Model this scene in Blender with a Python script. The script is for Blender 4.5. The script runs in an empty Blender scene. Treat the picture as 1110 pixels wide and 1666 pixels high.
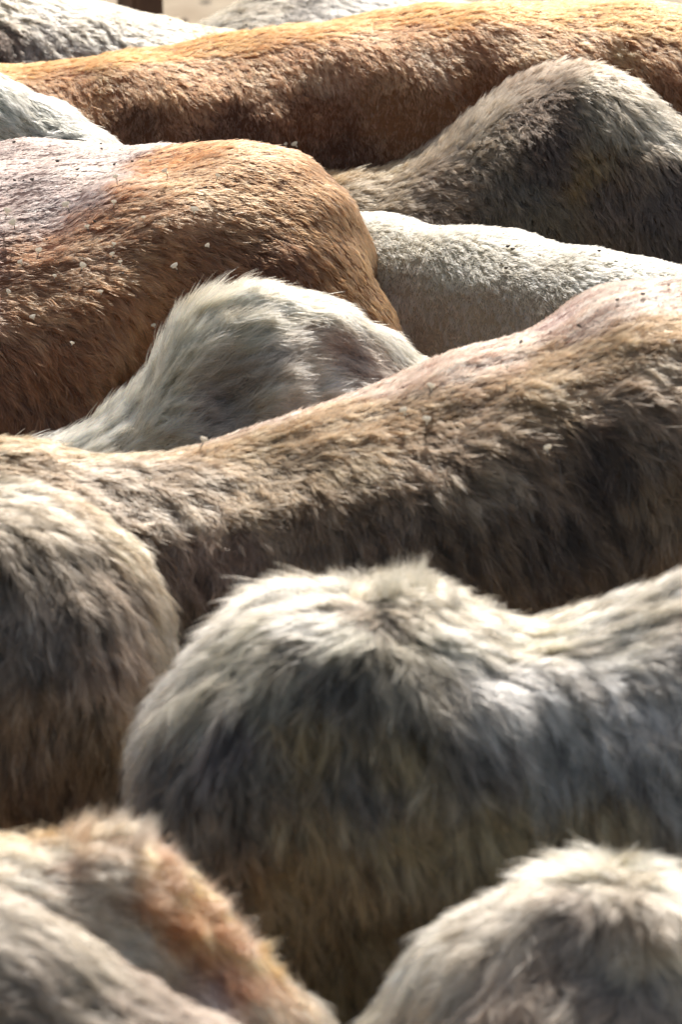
import bpy, bmesh, math, random
import numpy as np
from mathutils import Vector
from mathutils.bvhtree import BVHTree

# ------------------------------------------------------------------ camera, sky, sun, exposure
scene = bpy.context.scene
COL = scene.collection
PITCH = math.radians(22.0)
CAM_Z = 3.55
FPX = 7200.0                      # focal length in pixels of the 1110 x 1666 photograph
cam_data = bpy.data.cameras.new("camera")
cam = bpy.data.objects.new("camera", cam_data)
COL.objects.link(cam)
cam.location = (0, 0, CAM_Z)
cam.rotation_euler = (math.radians(90) - PITCH, 0, 0)
cam_data.sensor_fit = 'VERTICAL'
cam_data.sensor_height = 36.0
cam_data.sensor_width = 24.0
cam_data.lens = FPX / 1666 * 36.0
cam_data.clip_end = 2000
cam_data.dof.use_dof = True
cam_data.dof.focus_distance = 7.3
cam_data.dof.aperture_fstop = 6.3
scene.camera = cam

SUN_EL = math.radians(41)
SUN_AZ = math.radians(4)          # from straight behind the herd (+Y) towards +X
world = bpy.data.worlds.new("World")
scene.world = world
world.use_nodes = True
wn = world.node_tree
sky = wn.nodes.new('ShaderNodeTexSky')
sky.sky_type = 'NISHITA'
sky.sun_disc = False
sky.sun_elevation = SUN_EL
sky.sun_rotation = SUN_AZ
sky.dust_density = 2.0
warm = wn.nodes.new('ShaderNodeVectorMath')      # tints the skylight warmer, standing in for a white balance
warm.operation = 'MULTIPLY'
warm.inputs[1].default_value = (1.16, 1.0, 0.8)
wn.links.new(sky.outputs[0], warm.inputs[0])
wn.links.new(warm.outputs[0], wn.nodes['Background'].inputs[0])
wn.nodes['Background'].inputs[1].default_value = 0.15
sun_d = bpy.data.lights.new("sun", 'SUN')
sun_d.energy = 3.3
sun_d.angle = math.radians(0.5)
sun_d.color = (1.0, 0.965, 0.91)
sun = bpy.data.objects.new("sun", sun_d)
COL.objects.link(sun)
sdir = Vector((math.sin(SUN_AZ) * math.cos(SUN_EL), math.cos(SUN_AZ) * math.cos(SUN_EL), math.sin(SUN_EL)))
sun.rotation_euler = sdir.to_track_quat('Z', 'Y').to_euler()
sun.location = (0, 6, 12)
scene.view_settings.view_transform = 'Standard'
scene.view_settings.look = 'None'
scene.view_settings.exposure = 0.16
scene.view_settings.gamma = 1.0
scene.render.engine = 'CYCLES'
scene.cycles.max_bounces = 10
scene.cycles.diffuse_bounces = 4
scene.cycles.glossy_bounces = 5
scene.cycles.transmission_bounces = 8
scene.cycles.use_denoising = True
scene.cycles_curves.shape = 'RIBBONS'

rng = np.random.default_rng(7)
random.seed(7)
FW = np.array([0, math.cos(PITCH), -math.sin(PITCH)])
UP = np.array([0, math.sin(PITCH), math.cos(PITCH)])
RT = np.array([1.0, 0, 0])
CAM = np.array([0, 0, CAM_Z])


def ray(px, py):
    return RT * ((px - 555) / FPX) + UP * ((833 - py) / FPX) + FW


def at(px, py, Y):
    d = ray(px, py)
    return CAM + d * (Y / d[1])


def project(P):
    """world points (n,3) -> photograph pixels and depth"""
    v = P - CAM
    z = v @ FW
    return 555 + (v @ RT) / z * FPX, 833 - (v @ UP) / z * FPX, z


def lin(c):
    c = np.asarray(c, float) / 255.0
    return np.where(c <= 0.04045, c / 12.92, ((c + 0.055) / 1.055) ** 2.4)


def tag(o, label=None, category=None, group=None, kind=None):
    for k, v in (('label', label), ('category', category), ('group', group), ('kind', kind)):
        if v:
            o[k] = v
    return o


def smooth_noise(P, scale, seed, octaves=3):
    """cheap coherent 3-D noise from sums of sines, about -1..1"""
    r = np.random.default_rng(seed)
    out = np.zeros(len(P))
    amp, tot = 1.0, 0.0
    f = 2 * math.pi / scale
    for _ in range(octaves):
        s = np.zeros(len(P))
        for _k in range(6):
            d = r.normal(size=3)
            d /= np.linalg.norm(d)
            s += np.sin(P @ d * f * r.uniform(0.6, 1.4) + r.uniform(0, 6.28))
        out += amp * s / 2.4
        tot += amp
        amp *= 0.6
        f *= 2.1
    return out / tot


# ------------------------------------------------------------------ materials
def node_mat(name):
    m = bpy.data.materials.new(name)
    m.use_nodes = True
    nt = m.node_tree
    nt.nodes.clear()
    out = nt.nodes.new('ShaderNodeOutputMaterial')
    return m, nt, out


def hair_material():
    m, nt, out = node_mat("coat_hair")
    at_ = nt.nodes.new('ShaderNodeAttribute')
    at_.attribute_name = 'coat_colour'
    info = nt.nodes.new('ShaderNodeHairInfo')
    ramp = nt.nodes.new('ShaderNodeMapRange')          # hairs are darker at the root than at the tip
    ramp.inputs['To Min'].default_value = 0.62
    ramp.inputs['To Max'].default_value = 1.08
    nt.links.new(info.outputs['Intercept'], ramp.inputs['Value'])
    mul = nt.nodes.new('ShaderNodeVectorMath')
    mul.operation = 'SCALE'
    nt.links.new(at_.outputs['Color'], mul.inputs[0])
    nt.links.new(ramp.outputs['Result'], mul.inputs['Scale'])
    hb = nt.nodes.new('ShaderNodeBsdfHairPrincipled')
    hb.parametrization = 'COLOR'
    hb.inputs['IOR'].default_value = 1.42
    hb.inputs['Roughness'].default_value = 0.42
    hb.inputs['Radial Roughness'].default_value = 0.65
    hb.inputs['Random Roughness'].default_value = 0.3
    nt.links.new(mul.outputs[0], hb.inputs['Color'])
    nt.links.new(hb.outputs[0], out.inputs['Surface'])
    return m


def hide_material():
    m, nt, out = node_mat("hide_skin")
    at_ = nt.nodes.new('ShaderNodeAttribute')
    at_.attribute_name = 'coat_colour'
    tc = nt.nodes.new('ShaderNodeTexCoord')
    mp = nt.nodes.new('ShaderNodeMapping')
    mp.inputs['Scale'].default_value = (60, 60, 160)
    nz = nt.nodes.new('ShaderNodeTexNoise')
    nz.inputs['Scale'].default_value = 2.0
    nz.inputs['Detail'].default_value = 6
    nt.links.new(tc.outputs['Object'], mp.inputs[0])
    nt.links.new(mp.outputs[0], nz.inputs['Vector'])
    mr = nt.nodes.new('ShaderNodeMapRange')
    mr.inputs['To Min'].default_value = 0.3
    mr.inputs['To Max'].default_value = 0.8
    nt.links.new(nz.outputs['Fac'], mr.inputs['Value'])
    mul = nt.nodes.new('ShaderNodeVectorMath')
    mul.operation = 'SCALE'
    nt.links.new(at_.outputs['Color'], mul.inputs[0])
    nt.links.new(mr.outputs['Result'], mul.inputs['Scale'])
    p = nt.nodes.new('ShaderNodeBsdfPrincipled')
    p.inputs['Roughness'].default_value = 0.85
    p.inputs['Specular IOR Level'].default_value = 0.15
    nt.links.new(mul.outputs[0], p.inputs['Base Color'])
    bp = nt.nodes.new('ShaderNodeBump')
    bp.inputs['Strength'].default_value = 0.5
    bp.inputs['Distance'].default_value = 0.004
    nt.links.new(nz.outputs['Fac'], bp.inputs['Height'])
    nt.links.new(bp.outputs[0], p.inputs['Normal'])
    nt.links.new(p.outputs[0], out.inputs['Surface'])
    return m


def noisy_mat(name, c1, c2, scale, rough=0.9, stretch=(1, 1, 1), bump=0.3, dist=0.01):
    m, nt, out = node_mat(name)
    tc = nt.nodes.new('ShaderNodeTexCoord')
    mp = nt.nodes.new('ShaderNodeMapping')
    mp.inputs['Scale'].default_value = stretch
    nz = nt.nodes.new('ShaderNodeTexNoise')
    nz.inputs['Scale'].default_value = scale
    nz.inputs['Detail'].default_value = 8
    nz.inputs['Roughness'].default_value = 0.65
    nt.links.new(tc.outputs['Object'], mp.inputs[0])
    nt.links.new(mp.outputs[0], nz.inputs['Vector'])
    cr = nt.nodes.new('ShaderNodeValToRGB')
    cr.color_ramp.elements[0].position = 0.35
    cr.color_ramp.elements[1].position = 0.65
    cr.color_ramp.elements[0].color = (*lin(c1), 1)
    cr.color_ramp.elements[1].color = (*lin(c2), 1)
    nt.links.new(nz.outputs['Fac'], cr.inputs[0])
    p = nt.nodes.new('ShaderNodeBsdfPrincipled')
    p.inputs['Roughness'].default_value = rough
    nt.links.new(cr.outputs[0], p.inputs['Base Color'])
    bp = nt.nodes.new('ShaderNodeBump')
    bp.inputs['Strength'].default_value = bump
    bp.inputs['Distance'].default_value = dist
    nt.links.new(nz.outputs['Fac'], bp.inputs['Height'])
    nt.links.new(bp.outputs[0], p.inputs['Normal'])
    nt.links.new(p.outputs[0], out.inputs['Surface'])
    return m


M_HAIR = hair_material()
M_HIDE = hide_material()
M_GROUND = noisy_mat("dusty_sand", (178, 158, 132), (214, 198, 172), 3.0, bump=0.5, dist=0.03)
M_WOOD = noisy_mat("weathered_wood", (62, 42, 32), (98, 72, 56), 6.0, stretch=(6, 6, 0.6), rough=0.8)
M_PALE = noisy_mat("pale_husk", (225, 215, 200), (245, 240, 228), 200.0, rough=0.6, dist=0.0005)
def make_translucent(m, col, fac):
    nt = m.node_tree
    out = [n for n in nt.nodes if n.type == 'OUTPUT_MATERIAL'][0]
    p = [n for n in nt.nodes if n.type == 'BSDF_PRINCIPLED'][0]
    tr = nt.nodes.new('ShaderNodeBsdfTranslucent')
    tr.inputs['Color'].default_value = (*lin(col), 1)
    mx = nt.nodes.new('ShaderNodeMixShader')
    mx.inputs[0].default_value = fac
    nt.links.new(p.outputs[0], mx.inputs[1])
    nt.links.new(tr.outputs[0], mx.inputs[2])
    nt.links.new(mx.outputs[0], out.inputs['Surface'])


make_translucent(M_PALE, (250, 244, 232), 0.6)        # papery husks let the sun through
M_DARK = noisy_mat("dark_husk", (58, 46, 38), (84, 68, 56), 200.0, rough=0.7, dist=0.0005)
M_EYE = noisy_mat("dark_eye", (18, 12, 10), (26, 18, 14), 20.0, rough=0.15, bump=0.0)
M_HOOF = noisy_mat("dark_hoof", (40, 35, 32), (62, 56, 50), 20.0, rough=0.6)


# ------------------------------------------------------------------ ground
def build_ground():
    bm = bmesh.new()
    R = 600
    n = 24
    # finely divided near the herd, reaching the horizon
    xs = [-R, -60, -15] + list(np.linspace(-8, 8, n)) + [15, 60, R]
    ys = [-R, -60, -15] + list(np.linspace(-4, 24, 40)) + [40, 100, R]
    grid = []
    for y in ys:
        row = []
        for x in xs:
            near = abs(x) < 9 and -5 < y < 25
            z = (random.uniform(-0.02, 0.02)) if near else 0.0
            row.append(bm.verts.new((x, y, z)))
        grid.append(row)
    for j in range(len(ys) - 1):
        for i in range(len(xs) - 1):
            bm.faces.new((grid[j][i], grid[j][i + 1], grid[j + 1][i + 1], grid[j + 1][i]))
    me = bpy.data.meshes.new("ground")
    bm.to_mesh(me)
    bm.free()
    me.materials.append(M_GROUND)
    for p in me.polygons:
        p.use_smooth = True
    o = bpy.data.objects.new("ground", me)
    COL.objects.link(o)
    tag(o, kind='structure')
    o['label'] = "pale dusty trodden ground glimpsed beyond the farthest backs"


build_ground()


# ------------------------------------------------------------------ cow body
def add_ring(bm, centre, lat, w, top, bottom, n=36, flat=2.2, roof=0.0, near=1.0, nflat=None):
    """one vertical slice: centre (x,y), lateral unit vector, half width, top and bottom height"""
    b = (top - bottom) / 2
    vs = []
    for k in range(n):
        a = 2 * math.pi * k / n
        s, c = math.sin(a), math.cos(a)
        tow = (lat[1] * s) < 0          # this side of the slice faces the camera
        e = 2.0 / ((nflat if (nflat and tow) else flat) if c > 0 else 2.2)
        ls = math.copysign(abs(s) ** e, s)
        lc = math.copysign(abs(c) ** e, c)
        z = bottom + b + b * lc
        if c > 0 and roof > 0:
            z -= roof * abs(ls) * (1 - abs(ls)) * 2
        if tow:
            ls *= near
        vs.append(bm.verts.new((centre[0] + lat[0] * w * ls, centre[1] + lat[1] * w * ls, z)))
    return vs


def bridge(bm, a, b):
    n = len(a)
    for k in range(n):
        bm.faces.new((a[k], a[(k + 1) % n], b[(k + 1) % n], b[k]))


def tube(bm, pts, radii, n=14):
    """closed tapered tube through points"""
    pts = [Vector(p) for p in pts]
    rings = []
    for i, p in enumerate(pts):
        t = (pts[min(i + 1, len(pts) - 1)] - pts[max(i - 1, 0)]).normalized()
        u = t.cross(Vector((0.13, 0.21, 0.97)))
        if u.length < 0.05:
            u = t.cross(Vector((1, 0, 0)))
        u.normalize()
        v = t.cross(u)
        r = radii[i]
        ru, rv = r if isinstance(r, tuple) else (r, r)
        rings.append([bm.verts.new(p + u * ru * math.cos(2 * math.pi * k / n) + v * rv * math.sin(2 * math.pi * k / n)) for k in range(n)])
    for i in range(len(rings) - 1):
        bridge(bm, rings[i], rings[i + 1])
    bm.faces.new(rings[0][::-1])
    bm.faces.new(rings[-1])


def interp(tab, x):
    tab = sorted(tab)
    xs = [t[0] for t in tab]
    # monotone-ish smooth interpolation (Catmull-Rom)
    if x <= xs[0]:
        return tab[0][1]
    if x >= xs[-1]:
        return tab[-1][1]
    i = max(k for k in range(len(xs)) if xs[k] <= x)
    i = min(i, len(xs) - 2)
    x0, x1 = xs[i], xs[i + 1]
    y0, y1 = tab[i][1], tab[i + 1][1]
    m0 = (y1 - tab[i - 1][1]) / (x1 - xs[i - 1]) if i > 0 else (y1 - y0) / (x1 - x0)
    m1 = (tab[i + 2][1] - y0) / (xs[i + 2] - x0) if i + 2 < len(xs) else (y1 - y0) / (x1 - x0)
    t = (x - x0) / (x1 - x0)
    h = x1 - x0
    return ((2 * t**3 - 3 * t**2 + 1) * y0 + (t**3 - 2 * t**2 + t) * h * m0 + (-2 * t**3 + 3 * t**2) * y1 + (t**3 - t**2) * h * m1)


HERD = []


def cow(spec):
    """builds one cow: ridge = [(px, py, Y, half width)] of the back as seen, head = -1 / 1 side of the head"""
    ridge = spec['ridge']
    pys = [(r[0], r[1]) for r in ridge]
    Ys = [(r[0], r[2]) for r in ridge]
    ws = [(r[0], r[3]) for r in ridge]
    fur = spec.get('fur', 0.012)
    bottom = spec.get('bottom', 0.62)
    x0, x1 = ridge[0][0], ridge[-1][0]
    N = 64
    st = []
    for i in range(N + 1):
        px = x0 + (x1 - x0) * i / N
        py, Y, w = interp(pys, px), interp(Ys, px), interp(ws, px)
        p = at(px, py, Y)
        b = max(0.05, (p[2] - bottom) / 2)
        ang = math.atan2(CAM_Z - p[2], Y)
        off = (math.sqrt((w * math.sin(ang)) ** 2 + (b * math.cos(ang)) ** 2) - b * math.cos(ang)) / math.cos(ang)
        top = p[2] - off - fur
        st.append([p[0], p[1], top, w])
    bm = bmesh.new()
    rings = []
    flat, roof = spec.get('flat', 2.1), spec.get('roof', 0.0)
    for i, s in enumerate(st):
        a, c = st[max(i - 1, 0)], st[min(i + 1, N)]
        t = Vector((c[0] - a[0], c[1] - a[1], 0)).normalized()
        lat = (-t.y, t.x)
        bot = bottom
        if s[2] - bot < 0.1:
            bot = s[2] - 0.1
        rings.append(add_ring(bm, (s[0], s[1]), lat, s[3], s[2], bot, flat=flat, roof=roof, near=spec.get('near', 1.0), nflat=spec.get('nflat')))
    for i in range(N):
        bridge(bm, rings[i], rings[i + 1])
    # rounded ends
    for end, sgn in ((0, -1), (N, 1)):
        s = st[end]
        nb = st[1] if end == 0 else st[N - 1]
        t = Vector((s[0] - nb[0], s[1] - nb[1], 0)).normalized()
        lat = (-t.y * -1 if False else -t.y, t.x)
        if end == 0:
            lat = (t.y, -t.x)
        prev = rings[end]
        depth = spec.get('cap', 0.16)
        H = s[2] - bottom
        for k in range(1, 6):
            a = k / 6 * math.pi / 2
            cc = math.cos(a)
            mid = bottom + H * 0.42
            ring = add_ring(bm, (s[0] + t.x * depth * math.sin(a), s[1] + t.y * depth * math.sin(a)), lat, s[3] * cc,
                            mid + (s[2] - mid) * cc, mid - (mid - bottom) * cc, flat=flat, roof=roof * cc, near=spec.get('near', 1.0), nflat=spec.get('nflat'))
            if end == 0:
                bridge(bm, ring, prev)
            else:
                bridge(bm, prev, ring)
            prev = ring
        bm.faces.new(prev if end == N else prev[::-1])
    # neck and head beyond the shoulder end
    hs = spec['head']
    hi = N if hs > 0 else 0
    s = st[hi]
    nb = st[hi - hs * 4]
    t = Vector((s[0] - nb[0], s[1] - nb[1], 0)).normalized()
    hd = spec.get('head_turn', 0.0)
    t = Vector((t.x * math.cos(hd) - t.y * math.sin(hd), t.x * math.sin(hd) + t.y * math.cos(hd), 0))
    base = Vector((s[0], s[1], 0))
    z = s[2]
    eyes = []
    if spec.get('has_head', True):
        k = spec.get('neck', 1.0)
        tube(bm, [base - t * 0.1 + Vector((0, 0, z - 0.28)), base + t * 0.15 + Vector((0, 0, z - 0.24)),
                  base + t * 0.38 + Vector((0, 0, z - 0.16)), base + t * 0.55 * k + Vector((0, 0, z - 0.1))],
             [(0.16, 0.24), (0.13, 0.2), (0.1, 0.15), (0.09, 0.12)])
        hb = base + t * 0.52 * k + Vector((0, 0, z - 0.06))
        d = (t * 0.86 + Vector((0, 0, -0.5))).normalized()
        tube(bm, [hb - d * 0.06, hb, hb + d * 0.12, hb + d * 0.26, hb + d * 0.38, hb + d * 0.47, hb + d * 0.5],
             [0.06, (0.11, 0.12), (0.11, 0.12), (0.085, 0.09), (0.065, 0.07), (0.07, 0.06), (0.04, 0.04)])
        lat = Vector((-t.y, t.x, 0))
        for q in (-1, 1):
            e = hb + lat * q * 0.08 + d * 0.0
            tube(bm, [e, e + lat * q * 0.07 + Vector((0, 0, 0.01)), e + lat * q * 0.15 - Vector((0, 0, 0.01)), e + lat * q * 0.2 - Vector((0, 0, 0.03))],
                 [(0.03, 0.03), (0.045, 0.025), (0.045, 0.02), (0.012, 0.012)], n=10)
            eyes.append(hb + d * 0.15 + lat * q * 0.098 + Vector((0, 0, 0.035)))
    # legs: two pairs, with knee and hock
    tail_i, fore_i = (4, N - 8) if hs > 0 else (N - 4, 8)
    if 'leg_at' in spec:
        fore_i, tail_i = spec['leg_at']
    hooves = []
    for idx, rear in ((fore_i, False), (tail_i, True)):
        s = st[idx]
        nb = st[max(0, idx - 2)]
        c2 = st[min(N, idx + 2)]
        t2 = Vector((c2[0] - nb[0], c2[1] - nb[1], 0)).normalized() * hs
        lat = Vector((-t2.y, t2.x, 0))
        lw = min(0.15, s[3] * 0.6)
        for q in (-1, 1):
            b0 = Vector((s[0], s[1], 0)) + lat * q * lw
            if rear:
                pts = [b0 + Vector((0, 0, 0.95)), b0 + t2 * 0.03 + Vector((0, 0, 0.72)), b0 - t2 * 0.08 + Vector((0, 0, 0.5)), b0 - t2 * 0.05 + Vector((0, 0, 0.28)), b0 - t2 * 0.02 + Vector((0, 0, 0.1)), b0 + Vector((0, 0, 0.05))]
                rr = [(0.1, 0.15), (0.08, 0.12), (0.045, 0.055), (0.035, 0.035), (0.04, 0.04), (0.045, 0.045)]
            else:
                pts = [b0 + Vector((0, 0, 0.9)), b0 + Vector((0, 0, 0.65)), b0 + t2 * 0.01 + Vector((0, 0, 0.42)), b0 + Vector((0, 0, 0.25)), b0 + Vector((0, 0, 0.1)), b0 + Vector((0, 0, 0.05))]
                rr = [(0.09, 0.12), (0.065, 0.08), (0.045, 0.045), (0.033, 0.033), (0.04, 0.04), (0.045, 0.045)]
            tube(bm, pts, rr)
            hooves.append(Vector((pts[-1].x, pts[-1].y, 0)))
    # extra masses: hips, shoulder blades, tufts  (px, py, Y, rx, ry, rz)
    for (px, py, Y, rx, ry, rz) in spec.get('masses', ()):
        c = at(px, py, Y)
        m = bmesh.ops.create_uvsphere(bm, u_segments=20, v_segments=14, radius=1.0)
        for v in m['verts']:
            v.co = Vector((v.co.x * rx + c[0], v.co.y * ry + c[1], v.co.z * rz + c[2]))
    bmesh.ops.recalc_face_normals(bm, faces=bm.faces)
    me = bpy.data.meshes.new(spec['name'] + "_rough")
    bm.to_mesh(me)
    bm.free()
    tmp = bpy.data.objects.new("rough", me)
    COL.objects.link(tmp)
    md = tmp.modifiers.new("r", 'REMESH')
    md.mode = 'VOXEL'
    md.voxel_size = 0.016
    sm = tmp.modifiers.new("s", 'SMOOTH')
    sm.iterations = spec.get('smooth', 6)
    sm.factor = 0.5
    dg = bpy.context.evaluated_depsgraph_get()
    dg.update()
    me2 = bpy.data.meshes.new_from_object(tmp.evaluated_get(dg))
    bpy.data.objects.remove(tmp)
    bpy.data.meshes.remove(me)
    me2.name = "cow_body"
    # hollows and bulges: (px, py, radius m, depth m outward)
    nv = len(me2.vertices)
    co = np.empty(nv * 3)
    me2.vertices.foreach_get('co', co)
    co = co.reshape(-1, 3)
    no = np.empty(nv * 3)
    me2.vertices.foreach_get('normal', no)
    no = no.reshape(-1, 3)
    bvh = BVHTree.FromPolygons([tuple(c) for c in co], [tuple(p.vertices) for p in me2.polygons])
    for (px, py, rad, amt) in spec.get('bulges', ()):
        h = hit(bvh, px, py)
        d = np.linalg.norm(co - h, axis=1)
        co += no * (amt * np.exp(-(d / rad) ** 2))[:, None]
    co += no * (0.007 * smooth_noise(co, 0.26, 11, 2))[:, None]
    me2.vertices.foreach_set('co', co.ravel())
    for p in me2.polygons:
        p.use_smooth = True
    me2.update()
    root = bpy.data.objects.new("cow", me2)
    COL.objects.link(root)
    tag(root, spec['label'], 'cow', 'cows standing side by side in the herd')
    me2.materials.clear()
    me2.materials.append(M_HIDE)
    for e in eyes:
        bm = bmesh.new()
        bmesh.ops.create_uvsphere(bm, u_segments=14, v_segments=10, radius=0.022)
        bmesh.ops.translate(bm, verts=bm.verts, vec=e)
        em = bpy.data.meshes.new("eye")
        bm.to_mesh(em)
        bm.free()
        em.materials.append(M_EYE)
        eo = bpy.data.objects.new("eye", em)
        COL.objects.link(eo)
        eo.parent = root
    for hpt in hooves:
        bm = bmesh.new()
        tube(bm, [hpt + Vector((0, 0, -0.01)), hpt + Vector((0, 0, 0.03)), hpt + Vector((0, 0, 0.075))], [0.06, 0.056, 0.05], n=16)
        em = bpy.data.meshes.new("hoof")
        bm.to_mesh(em)
        bm.free()
        em.materials.append(M_HOOF)
        eo = bpy.data.objects.new("hoof", em)
        COL.objects.link(eo)
        eo.parent = root
    spec['obj'] = root
    spec['bvh'] = BVHTree.FromPolygons([tuple(c) for c in co], [tuple(p.vertices) for p in me2.polygons])
    HERD.append(spec)
    return root


def hit(bvh, px, py):
    d = ray(px, py)
    d = d / np.linalg.norm(d)
    r = bvh.ray_cast(Vector(CAM), Vector(d))
    if r[0] is not None:
        return np.array(r[0])
    # the ray passes over the back: nearest surface point to the ray
    best, bd = None, 1e9
    for tt in np.linspace(3.5, 10, 200):
        q = bvh.find_nearest(Vector(CAM + d * tt))
        if q[3] < bd:
            best, bd = q[0], q[3]
    return np.array(best)


# ------------------------------------------------------------------ fur
def coat_lin(col):
    c = lin(col) ** 1.04
    if c.mean() > 0.4:
        c = c * np.array([1.09, 1.01, 0.86])          # pale coats are cream rather than paper white
    elif c[0] > c[2] * 1.7:
        c = c * np.array([1.0, 0.92, 0.93])
    else:
        c = c * np.array([1.0, 0.985, 0.93])
    return np.clip(c, 0, 0.92)


def groom(spec, density_scale=1.0):
    """combed hair rooted all over the upper body; colours, directions and lengths come from points marked on the coat"""
    root = spec['obj']
    me = root.data
    me.calc_loop_triangles()
    nt = len(me.loop_triangles)
    tri = np.empty(nt * 3, int)
    me.loop_triangles.foreach_get('vertices', tri)
    tri = tri.reshape(-1, 3)
    co = np.empty(len(me.vertices) * 3)
    me.vertices.foreach_get('co', co)
    co = co.reshape(-1, 3)
    no = np.empty(len(me.vertices) * 3)
    me.vertices.foreach_get('normal', no)
    no = no.reshape(-1, 3)
    # guide points
    G, GD, GL, GF, GC = [], [], [], [], []
    guides = list(spec['guides'])
    for (poly, ox, oy, dx, dy, ln, lift, col) in spec.get('rows', ()):
        for k in range(len(poly) - 1):
            (ax, ay), (bx, by) = poly[k], poly[k + 1]
            m_ = max(1, int(math.hypot(bx - ax, by - ay) / 45))
            for q in range(m_):
                guides.append((ax + (bx - ax) * q / m_ + ox, ay + (by - ay) * q / m_ + oy, dx, dy, ln, lift, col))
    for (px, py, dx, dy, ln, lift, col) in guides:
        G.append(hit(spec['bvh'], px, py))
        v = RT * dx - UP * dy
        GD.append(v / np.linalg.norm(v))
        GL.append(ln)
        GF.append(lift)
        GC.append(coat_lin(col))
    G, GD, GL, GF, GC = map(np.array, (G, GD, GL, GF, GC))
    # vertical distances count for a bit more, so coats change down the flank

    def field(P):
        d2 = ((P[:, None, :] - G[None]) ** 2 * np.array([1, 0.7, 1.3])).sum(2)
        w = 1 / (d2 + 0.0012) ** 2
        w /= w.sum(1, keepdims=True)
        wc = 1 / (d2 + 0.0008) ** 2.8
        wc /= wc.sum(1, keepdims=True)
        return w @ GD, w @ GL, w @ GF, wc @ GC

    def coat(P):
        """distorts the boundaries of the coat's colours"""
        q = P + 0.02 * np.stack([smooth_noise(P, 0.12, 21 + k) for k in range(3)], 1)
        return field(q)[3]

    # skin colour per vertex
    ca = me.color_attributes.new('coat_colour', 'FLOAT_COLOR', 'POINT')
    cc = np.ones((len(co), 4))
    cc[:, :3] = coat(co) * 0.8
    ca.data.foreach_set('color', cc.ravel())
    # face weights: area x (how well the face can be seen from around the photograph's viewpoint)
    A, B, C = co[tri[:, 0]], co[tri[:, 1]], co[tri[:, 2]]
    cr = np.cross(B - A, C - A)
    area = np.linalg.norm(cr, axis=1) / 2
    cen = (A + B + C) / 3
    fn = cr / (2 * area[:, None] + 1e-12)
    px, py, z = project(cen)
    infr = (px > -140) & (px < 1250) & (py > -120) & (py < 1780)
    view = CAM - cen
    view /= np.linalg.norm(view, axis=1)[:, None]
    facing = (fn * view).sum(1)
    weight = np.where(facing > -0.35, 1.0, 0.12)
    weight = np.where(cen[:, 2] > 0.75, weight, 0.05)
    vis = np.ones(nt)
    for other in HERD:
        if other is spec:
            continue
        ob = other['bvh']
        cand = np.nonzero(infr & (facing > -0.35) & (vis > 0))[0]
        for i in cand:
            p = cen[i] + fn[i] * 0.02
            d = CAM - p
            L = np.linalg.norm(d)
            if ob.ray_cast(Vector(p), Vector(d / L), L)[0] is not None:
                vis[i] = 0
    # widen what is visible a little
    vc = np.zeros(len(co))
    np.maximum.at(vc, tri.ravel(), np.repeat(vis * infr, 3))
    for _ in range(3):
        m = vc[tri].max(1)
        np.maximum.at(vc, tri.ravel(), np.repeat(m, 3))
    vis = vc[tri].max(1)
    weight *= np.where(vis > 0, 1.0, np.where((px > -600) & (px < 1700), 0.16, 0.05))
    dens = spec.get('density', 1.0) * density_scale
    lam = area * weight * LOCKS_PER_M2 * dens
    cnt = rng.poisson(lam)
    fidx = np.repeat(np.arange(nt), cnt)
    n = len(fidx)
    u, v = rng.random(n), rng.random(n)
    f = u + v > 1
    u[f], v[f] = 1 - u[f], 1 - v[f]
    P = A[fidx] + (B[fidx] - A[fidx]) * u[:, None] + (C[fidx] - A[fidx]) * v[:, None]
    Nn = no[tri[fidx, 0]] * (1 - u - v)[:, None] + no[tri[fidx, 1]] * u[:, None] + no[tri[fidx, 2]] * v[:, None]
    Nn /= np.linalg.norm(Nn, axis=1)[:, None]
    sparse = weight[fidx] < 0.5
    D, Ln, Lf, _c = field(P)
    Cc = coat(P)
    # waviness of the coat at the scale of a hand and of a lock
    wav = spec.get('wave', 0.25)
    D = D + wav * np.stack([smooth_noise(P, 0.09, 31 + k) for k in range(3)], 1)
    T0 = D - (D * Nn).sum(1)[:, None] * Nn
    T0 /= np.linalg.norm(T0, axis=1)[:, None] + 1e-9

    def streaks(scale, seed, reach=0.035):
        """noise drawn out along the lie of the hair"""
        v_ = np.zeros(n)
        for q_ in np.linspace(-1, 1, 7):
            v_ += smooth_noise(P + T0 * (q_ * reach), scale, seed, 2)
        return np.clip(v_ / (v_.std() + 1e-6) * 0.75, -1.7, 1.7)

    gs = spec.get('strand', 0.02)
    D = D + spec.get('messy', 0.08) * rng.normal(size=(n, 3)) + spec.get('streak', 0.10) * np.stack([streaks(gs * 1.3, 41 + k) for k in range(3)], 1)
    T = D - (D * Nn).sum(1)[:, None] * Nn
    T /= np.linalg.norm(T, axis=1)[:, None] + 1e-9
    S = np.cross(Nn, T)
    Ln = Ln * 0.0165 * spec.get('len', 0.8) * (1 + 0.25 * streaks(gs, 5)) * rng.uniform(0.75, 1.2, n)
    Lf = np.clip(Lf * (0.9 + spec.get('liftvar', 0.7) * streaks(gs, 8)) + 0.05 * rng.normal(size=n), 0.04, 1.4)
    e_ = 0.002
    P_keep = P
    P = P_keep + S * e_
    g1 = streaks(gs, 77)
    P = P_keep - S * e_
    g0 = streaks(gs, 77)
    P = P_keep
    gather = np.clip((g1 - g0) / (2 * e_) * 1.2e-5 * spec.get('gather', 1.0), -0.005, 0.005)      # tips close up into thicker strands
    ridge_n = streaks(gs, 77)
    mott = 1 + 0.30 * spec.get('gather', 1.0) * ridge_n + (0.06 + spec.get('mottle', 0.12)) * 1.2 * streaks(gs * 1.2, 9) + spec.get('mottle_large', 0.10) * smooth_noise(P, 0.12, 10)  # strands painted lighter and the gaps darker, as shade would fall
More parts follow.
